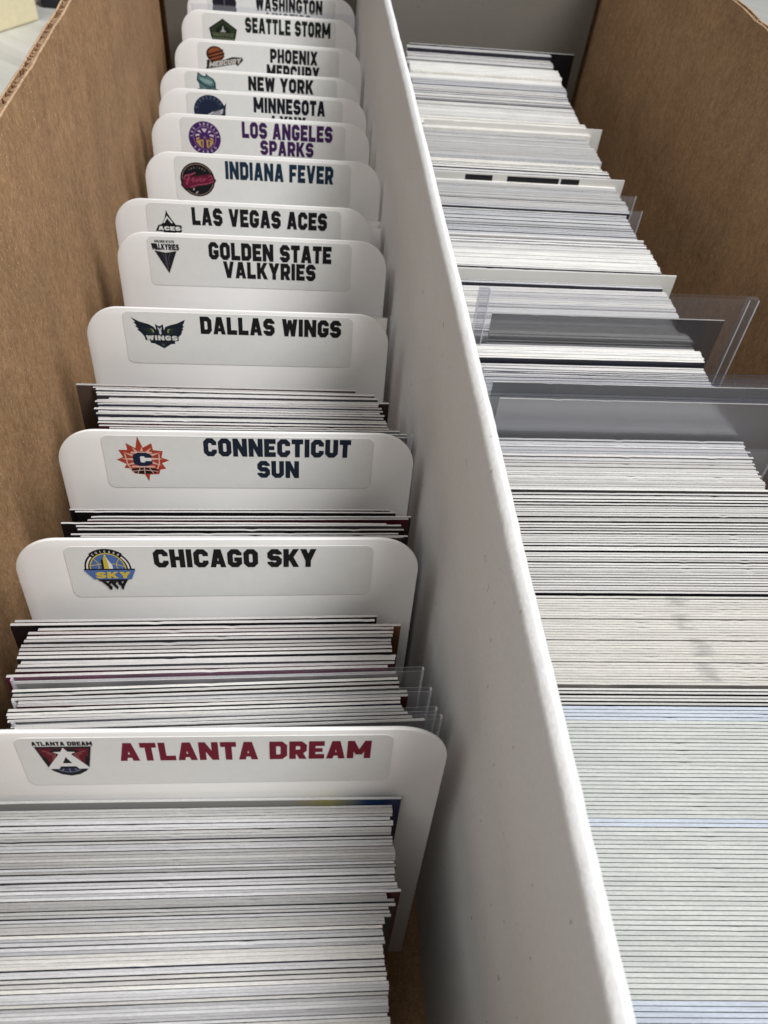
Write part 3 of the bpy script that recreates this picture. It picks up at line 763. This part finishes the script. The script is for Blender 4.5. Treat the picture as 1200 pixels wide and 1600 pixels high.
# --- stack between the maroon lettered and the half-round emblem dividers
GC = 'cards between the maroon lettered divider and the half-round emblem divider'
LC = 'white edged trading card in the loose stack behind the maroon lettered divider'
spec = [  # v of the top edge in the photo is spread over y 107..77: (y, right edge, yaw, face)
    (107.2, 20.6, 0, (.008, .008, .01)), (105.9, 20.4, -.1, (.006, .006, .008))]
y = 104.6
xs = [26.6, 24.6, 24.4, 24.2, 24.0, 23.8, 23.6, 23.6, 24.6, 24.2, 23.9]
for k, xr in enumerate(xs): spec.append((y, xr, rng.uniform(-.15, .15), None)); y -= 1.12
spec.append((y, 22.4, .3, (.13, .008, .06))); y -= 1.6
spec.append((y, 24.6, .25, (.26, .25, .24))); y -= 2.0
for xr in (24.7, 24.7, 24.9): spec.append((y, xr, .55 + rng.uniform(-.1, .1), None)); y -= 1.0
y -= .2
for xr in (26.6, 26.6, 25.0, 25.0, 25.2, 25.3, 26.2, 27.4, 30.2): spec.append((y, xr, .25 + rng.uniform(-.25, .25), None)); y -= .92
for k, (yy, xr, yw, fc) in enumerate(spec):
    lab, grp = LC, GC
    if k == 2: lab, grp, fc = 'card with a brown printed face near the back of the loose stack', None, (.13, .05, .02)
    if k == 13: lab, grp = 'card with a magenta printed face showing at its left end in the loose stack', None
    if k == 14: lab, grp = 'card with a bare grey face standing just before the magenta faced card', None
    place_card('white' if k > 14 else 'warm', .8 if k < 15 else .72, xr + rng.uniform(-.3, .3), yy, -166.5 + rng.uniform(-.3, .3), lab, grp, yw, rng.uniform(7.6, 8.6), rng.uniform(-.15, .15), face=fc, rng=rng)
yC_end = y
# --- between half-round emblem and sunburst dividers: few cards standing apart
GN = 'cards between the half-round emblem divider and the sunburst divider'
LN = 'thin dark faced trading card standing loosely behind the half-round emblem divider'
for k, (yy, xr, fc) in enumerate([(143.4, 27.0, (.008, .008, .008)), (142.5, 28.6, (.006, .006, .006)), (141.2, 33.0, (.01, .02, .02)), (140.3, 32.2, (.05, .006, .012)), (138.5, 25.6, (.006, .006, .007)), (137.6, 29.8, (.05, .05, .05)), (136.3, 30.4, (.006, .006, .007)), (135.0, 28.8, (.02, .02, .02)), (134.2, 31.4, (.01, .01, .01)), (133.4, 30.0, (.02, .02, .02))]):
    lab, grp = LN, GN
    if k == 3: lab, grp = 'card with a dark red printed face behind the half-round emblem divider', None
    place_card('warm', .62, xr, yy, -167 + rng.uniform(-.3, .3), lab, grp, rng.uniform(-.25, .25), rng.uniform(7.5, 9), rng.uniform(-.1, .1), face=fc, rng=rng)
# --- between sunburst and spread-wings dividers
GD = 'cards between the sunburst divider and the spread-wings divider'
LD = 'pale edged trading card in the short stack behind the sunburst divider'
y = 195.2
for k in range(20):
    xr = [20.5, 25.5, 26.4, 27.0, 27.2, 31.0, 27.4, 27.6, 28.4, 28.6, 27.8, 29.0, 28.4, 29.4, 30.0, 29.6, 30.0, 33.5, 41, 44][k]
    xr = min(xr, 35.8) - .8
    lab, grp, fc = LD, GD, ((.07, .05, .04) if k == 0 else None)
    if k == 18: lab, grp, fc = 'card with a green printed face at the front of the short stack', None, (.01, .07, .035)
    place_card('warm' if k < 12 else 'white', .95 if k < 16 else .7, xr + rng.uniform(-.3, .3), y, -166.5 + rng.uniform(-.4, .4), lab, grp, rng.uniform(-.3, .1) - (.4 if k < 4 else 0), rng.uniform(8, 9.5), rng.uniform(-.12, .12), face=fc, rng=rng)
    y -= 1.12 if k < 16 else 1.3
# --- single cards tucked behind the farther dividers
GF = 'few cards tucked between the farther dividers'
LF = 'card mostly hidden between two of the farther white dividers'
for yy, xr in ((240.5, 32.2), (238.5, 33.6), (274, 34.5), (271.5, 35.4), (306, 33), (304.5, 35.6), (302.6, 34.2), (299, 35.2), (432, 26), (472, 31)):
    place_card('white', .6, xr, yy, (-168.5 if yy < 250 else -166.0) + rng.uniform(-.6, .6), LF, GF, rng.uniform(-.3, .3), 9, 0, face=(.74, .74, .72), rng=rng)

# --- right row, from the near end backwards
def yaw_r(y): return -(0.3 + 3.6 * max(0.0, min(1.0, (140 - y) / 125.0)))
def row(y0, y1, pitch, t, kinds, label, group, xr0, jit=.25, zj=.2, face=None, gapfn=None, zbase=-165.0, tight=True):
    y = y0; k = 0
    while y < y1:
        kd = kinds(y) if callable(kinds) else rng.choice(kinds)
        place_card(kd, t, xr0(y) + rng.uniform(-jit, jit), y, zbase + rng.uniform(-zj, zj), label, group, yaw_r(y) + rng.uniform(-.012, .012), 5.0, rng.uniform(-.03, .03), face=face, rng=rng, tight=tight)
        y += pitch * rng.uniform(.985, 1.015) + (gapfn(k) if gapfn else 0); k += 1
    return k
XR = lambda y: 145.5 - .02 * (150 - y)
n1 = row(11.5, 78.6, .93, .82, lambda y: 'blue' if (y < 17.3 or 49.6 < y < 52.2 or y > 75.2) else 'green', 'pale grey edged card packed tight in the near end of the right row', 'cards packed in the near end of the right row', XR, face=(.07, .08, .07), zj=.03)
for o in list(COL.objects):
    if o.get('group') == 'cards packed in the near end of the right row' and o.data.materials[0] == M_EDGE['blue']:
        o['label'] = 'pale blue edged card among grey ones at the near end of the right row'; o['group'] = 'pale blue edged cards in the right row'
n2 = row(79.6, 84.0, .95, .62, ['white'], 'white edged card with a black gap behind it, between blue and cream edged cards', 'white cards with black gaps between the blue and cream ones', XR, face=(.01, .01, .012))
n3 = row(85.0, 111.5, .78, .715, ['cream'], 'cream edged card in the smooth band of the right row', 'cream edged cards in the right row', XR, jit=.15, zj=.03, face=(.26, .25, .22), gapfn=lambda k: .22 if k % 8 == 7 else 0)
n4 = row(112.6, 149.0, .98, .70, ['white', 'white', 'warm'], 'white edged card with a dark gap in the striped band of the right row', 'white edged cards in the striped band of the right row', XR, face=(.012, .012, .014), gapfn=lambda k: rng.choice((-.22, -.15, 0, .05, .2)))
n5 = row(150.2, 171.6, .88, .845, lambda y: rng.choice(('grey', 'grey', 'warm')) if y > 160 else rng.choice(('warm', 'white', 'white')), 'pale grey edged card just in front of the clear plastic holders', 'cards in front of the clear plastic holders', XR, jit=.7, zj=.25, face=(.08, .07, .07))
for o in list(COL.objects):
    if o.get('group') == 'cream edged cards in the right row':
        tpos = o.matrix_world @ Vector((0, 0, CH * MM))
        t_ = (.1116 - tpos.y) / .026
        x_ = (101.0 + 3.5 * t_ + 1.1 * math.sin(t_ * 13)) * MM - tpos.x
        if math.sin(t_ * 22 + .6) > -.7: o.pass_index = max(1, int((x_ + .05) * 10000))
print('cards', NCARD, nA, n1, n2, n3, n4, n5, 'loose stack ends', yC_end)

# --- far part of the right row: hundreds of thin cards read as one mass
def stuff_edge(name, col):
    return card_edge(name, tuple(c * .97 for c in col), tuple(min(1, c * 1.03) for c in col))
SM = [stuff_edge('packed_edge_%s' % n, c) for n, c in (('white', (.68, .67, .64)), ('pale', (.56, .55, .535)), ('grey', (.42, .415, .405)), ('cream', (.70, .68, .63)), ('cool', (.43, .435, .45)), ('dim', (.28, .275, .27)))] + [plain('packed_dark_print', (.02, .02, .03), .4)]
bm = bmesh.new()
rg = random.Random(5)
def xr_far(y): return 147.0 + (y - 200) * .022
y = 194.0
mode = 0; left = 0; lined = .2
tilt = math.tan(math.radians(5.0))
while y < 511:
    if 221.5 < y < 226.5: y = 226.6
    if left <= 0:                                   # a run of cards of one make: same stock, height and fit
        mode = rg.choice((0, 1, 3, 1, 2, 4, 2)); left = rg.uniform(3, 17)
        drop = rg.uniform(-1.6, .8); xo = rg.uniform(-1.6, 1.2); yw = rg.uniform(-.005, .003); lined = rg.choice((.05, .15, .5, .9))
    t = rg.choice((.45, .5, .6, .8)) if lined < .4 else rg.choice((.5, .8, 1.2))
    left -= t
    mi = mode if rg.random() < .86 else rg.randrange(6)
    z = zc(-165 + drop + rg.uniform(-.12, .12) * (3 if rg.random() < lined * .5 else 1)); xr = (xr_far(y) + xo + rg.uniform(-.35, .35)) * MM
    xl = xr - CW * MM
    dark = rg.random() < lined
    face = 6 if dark else mi
    y0, y1 = y * MM, (y + t) * MM
    dz = z - FLOOR
    nseg = 14; pr = []
    for q in range(nseg + 1):
        x = xl + (xr - xl) * q / nseg; dy = -yw * (x - xl) + rg.uniform(-.02, .02) * MM
        zz = z + rg.uniform(-.04, .04) * MM
        pr.append([bm.verts.new((x, y0 + dy - dz * tilt, FLOOR)), bm.verts.new((x, y0 + dy, zz)), bm.verts.new((x, y1 + dy, zz)), bm.verts.new((x, y1 + dy - dz * tilt, FLOOR))])
    for q in range(nseg):
        for k in range(3):
            bm.faces.new((pr[q][k], pr[q + 1][k], pr[q + 1][k + 1], pr[q][k + 1])).material_index = mi if k == 1 else face
    for p in (pr[0], pr[-1]): bm.faces.new(p).material_index = mi
    y += t + (rg.uniform(.12, .5) if dark else rg.uniform(.0, .03)) + (rg.uniform(.4, 1.0) if left <= 0 and rg.random() < .6 else 0)
bmesh.ops.recalc_face_normals(bm, faces=bm.faces[:])
tag(link('packed_cards', bm, SM), 'hundreds of thin pale card edges packed in the far part of the right row', 'trading cards', None, 'stuff')
# cards that stand out of that mass
def big_card(name, w, h, t, x_right, y, z, face, label, cat, lean=5.0, yaw=0.0, edge='white', roll=0.0):
    o = bpy.data.objects.new(name, card_mesh(edge, t, 0.0, 5, w, h)); COL.objects.link(o)
    R = Matrix.Rotation(math.radians(yaw), 4, 'Z') @ Matrix.Rotation(math.radians(roll), 4, 'Y') @ Matrix.Rotation(math.radians(-lean), 4, 'X')
    tp = Vector(((x_right - w / 2) * MM, y * MM, zc(z)))
    o.matrix_world = Matrix.Translation(tp - R @ Vector((0, 0, h * MM))) @ R
    o.color = (*face, 1)
    return tag(o, label, cat)
M_PLAINFACE = plain('plain_card_face', (.52, .51, .48), .5, .2, .04, 60)
big_card('trading_card', 94, 100, .9, 152.0, 263.0, -161.0, (.62, .61, .58), 'taller white card standing above the right row just behind the clear holder', 'trading card').data.materials[1] = M_PLAINFACE
big_card('trading_card', 94, 98, .7, 158.5, 402.0, -162.6, (.55, .54, .50), 'white card with a flared right corner standing out of the far right row', 'trading card').data.materials[1] = M_PLAINFACE
o = big_card('trading_card', 92, 98, .8, 155.0, 347.0, -162.8, (.50, .49, .47), 'grey white card with black printed bars on its exposed face', 'trading card')
o.data.materials[1] = M_PLAINFACE
bm = bmesh.new()
for x0, x1 in ((-31, -18), (-11, 14), (15, 24)):
    bm.faces.new([bm.verts.new((x * MM, -.17 * MM if False else -.02 * MM, z * MM)) for x, z in ((x0, 94.6), (x1, 94.6), (x1, 97.3), (x0, 97.3))])
link('printed_bars', bm, plain('black_print', (.012, .012, .014), .4), o)
big_card('trading_card', 104, 100, 1.0, 172.0, 517.0, -165.4, (.006, .007, .010), 'large dark card leaning at the far end of the right row before the panel', 'trading card', 2.0)

# ------------------------------------------------------------------ clear plastic
def sheet_box(bm, x0, x1, y0, y1, z0, z1, mi=0, bow=0.0, n=10):
    rows = []
    for i in range(n + 1):
        u = i / n; x = x0 + (x1 - x0) * u; b = bow * (1 - (2 * u - 1) ** 2)
        rows.append([bm.verts.new((x * MM, (y + b) * MM, (z) * MM)) for y, z in ((y0, z0), (y0, z1), (y1, z1), (y1, z0))])
    for i in range(n):
        for k in range(4):
            bm.faces.new((rows[i][k], rows[i + 1][k], rows[i + 1][(k + 1) % 4], rows[i][(k + 1) % 4])).material_index = 1 if k == 1 else mi
    bm.faces.new(rows[0]).material_index = mi; bm.faces.new(list(reversed(rows[-1]))).material_index = mi
def clear_holder(name, label, cat, w, h, x_right, y, z, gap, film, rim, lean, yaw=0.0, roll=0.0, bow=0.0, group=None, mat=None, ft=.25, top=None):
    """two films joined along the sides and the bottom"""
    root = bpy.data.objects.new(name, None); COL.objects.link(root)
    R = Matrix.Rotation(math.radians(yaw), 4, 'Z') @ Matrix.Rotation(math.radians(roll), 4, 'Y') @ Matrix.Rotation(math.radians(-lean), 4, 'X')
    tp = Vector(((x_right - w / 2) * MM, y * MM, zc(z)))
    root.matrix_world = Matrix.Translation(tp - R @ Vector((0, 0, h * MM))) @ R
    tag(root, label, cat, group)
    for nm, yy, b in (('front_film', -gap / 2 - ft, bow), ('back_film', gap / 2, bow * .4)):
        bm = bmesh.new(); sheet_box(bm, -w / 2 + rim, w / 2 - rim, yy, yy + ft, rim, h - (.4 if nm == 'front_film' else 0), 0, b)
        bmesh.ops.recalc_face_normals(bm, faces=bm.faces[:])
        link(nm, bm, [film, top or film], root)
    bm = bmesh.new()
    for x0, x1 in ((-w / 2, -w / 2 + rim), (w / 2 - rim, w / 2)):
        rbox(bm, x0 * MM, x1 * MM, (-gap / 2 - ft) * MM, (gap / 2 + ft) * MM, 0, h * MM, min(.12, rim * .3) * MM)
    rbox(bm, (-w / 2 + rim) * MM, (w / 2 - rim) * MM, (-gap / 2 - ft) * MM, (gap / 2 + ft) * MM, 0, rim * MM, min(.12, rim * .3) * MM)
    link('sealed_edge', bm, mat or M_HOLDER_RIM, root)
    return root
# rigid holder standing behind
rh = clear_holder('rigid_card_holder', 'rigid clear plastic card holder with thick grey rims standing across the right row', 'card holder', 101, 108, 163.0, 224.2, -144.6, 1.2, M_HOLDER, 3.6, 5.0, 0.0, 0.0, 0.0, None, M_RIMCLEAR, .5)
for x0, x1 in ((-50.7, -50.2), (-47.2, -46.8), (46.8, 47.2), (50.2, 50.7)):     # light-catching ridges of the rims
    bm = bmesh.new(); rbox(bm, x0 * MM, x1 * MM, -1.32 * MM, -1.12 * MM, 3 * MM, 107.6 * MM, .06 * MM)
    link('rim_ridge', bm, M_SEAL, rh)
big_card('trading_card', 86, 98, .5, 154.0, 223.0, -153.6, (.012, .012, .014), 'dark glossy card standing inside the rigid clear holder', 'trading card', 5.0).data.materials[1] = M_GLOSSCARD
# three soft clear holders nearer the camera
for k, (xr, y, z, w, bow, yw, lab) in enumerate([(168.0, 189.5, -151.5, 110, -1.2, -.4, 'rearmost of the three wide soft clear holders, with a rounded bowed top edge'), (169.0, 182.6, -149.4, 112, .8, -.3, 'middle one of the three wide soft clear holders, dark line along its top'), (170.0, 175.4, -149.6, 113, .3, -.4, 'nearest of the three wide soft clear holders, just behind the pale grey cards')]):
    clear_holder('soft_card_holder', lab, 'card holder', w, 108, xr, y, z, 1.0, M_SOFT, 1.2, 5.0, yw, 0.0, bow, 'soft clear holders in the right row', None, .34, M_CUT)
big_card('trading_card', 100, 98, .5, 162.0, 175.2, -151.4, (.30, .30, .32), 'grey glossy card standing inside the nearest soft clear holder', 'trading card', 5.0, -.4).data.materials[1] = M_GLOSSGREY
big_card('trading_card', 100, 98, .5, 161.0, 182.5, -151.0, (.30, .30, .32), 'grey glossy card standing inside the middle soft clear holder', 'trading card', 5.0, -.3).data.materials[1] = M_GLOSSGREY

# thin sleeves sticking out to the right of the loose stack
GS = 'thin clear sleeves around cards of the loose stack'
for k, (xr, y, z, lab) in enumerate([(31.0, 90.6, -164.1, 'thin clear sleeve farthest back of the four sticking out beside the loose stack'), (32.4, 85.4, -164.6, 'second thin clear sleeve from the back beside the loose stack'), (33.2, 80.6, -165.2, 'third thin clear sleeve from the back beside the loose stack'), (34.2, 78.6, -165.2, 'nearest thin clear sleeve, its corner just above the maroon lettered divider')]):
    clear_holder('card_sleeve', lab, 'card sleeve', 95.5, 98, xr, y, z, .9, M_SLEEVE, .5, 8.2, .25, 0, .15, GS, M_SEAL, .06, M_SEAL)
for xr, y, z, lab in [(36.0, 171.5, -163.5, 'thin clear sleeve sticking out at the right corner of the sunburst divider'), (35.6, 242.0, -169.5, 'thin clear sleeve showing beside the downward triangle emblem divider'), (36.0, 268.0, -165, 'thin clear sleeve showing just behind the downward triangle emblem divider'), (36.2, 508, -150, 'clear sleeve standing beside the rearmost dividers near the partition')]:
    clear_holder('card_sleeve', lab, 'card sleeve', 95.5, 98, xr, y, z, .9, M_SLEEVE, .4, 9, 0, 0, .15, 'single clear sleeves among the dividers', M_SEAL, .06)
for xr, y, z, lab in [(157.6, 335, -164.2, 'clear sleeve edge sticking out right beside the bars card'), (156.8, 322, -164.6, 'small clear sleeve edge sticking out of the right row near the middle'), (154.0, 166, -162.5, 'clear sleeve edge sticking out in front of the soft clear holders')]:
    clear_holder('card_sleeve', lab, 'card sleeve', 95.5, 98, xr, y, z, .7, M_SLEEVE, .35, 5, -.3, 0, .1, 'clear sleeves sticking out of the right row', M_SEAL, .06)

# ------------------------------------------------------------------ things on the table beyond the box
bm = bmesh.new(); rbox(bm, -.16, 0, 0, .10, 0, .055, .002)
o = link('storage_carton', bm, plain('pale_yellow_board', (.74, .66, .44), .7, .2, .05, 200)); o.location = (-.236, .827, 0.0003); o.rotation_euler = (0, 0, math.radians(56))
tag(o, 'pale yellow carton on the table beyond the box at the upper left', 'carton')
bm = bmesh.new(); rbox(bm, -.009, .009, -.012, .012, 0, .016, .002); rbox(bm, -.006, .006, -.008, .008, .0162, .019, .001)
o = link('black_case', bm, plain('black_plastic', (.02, .02, .022), .4)); o.location = (-.232, .872, .0003)
tag(o, 'small black plastic case on the table just behind the left wall of the box', 'case')
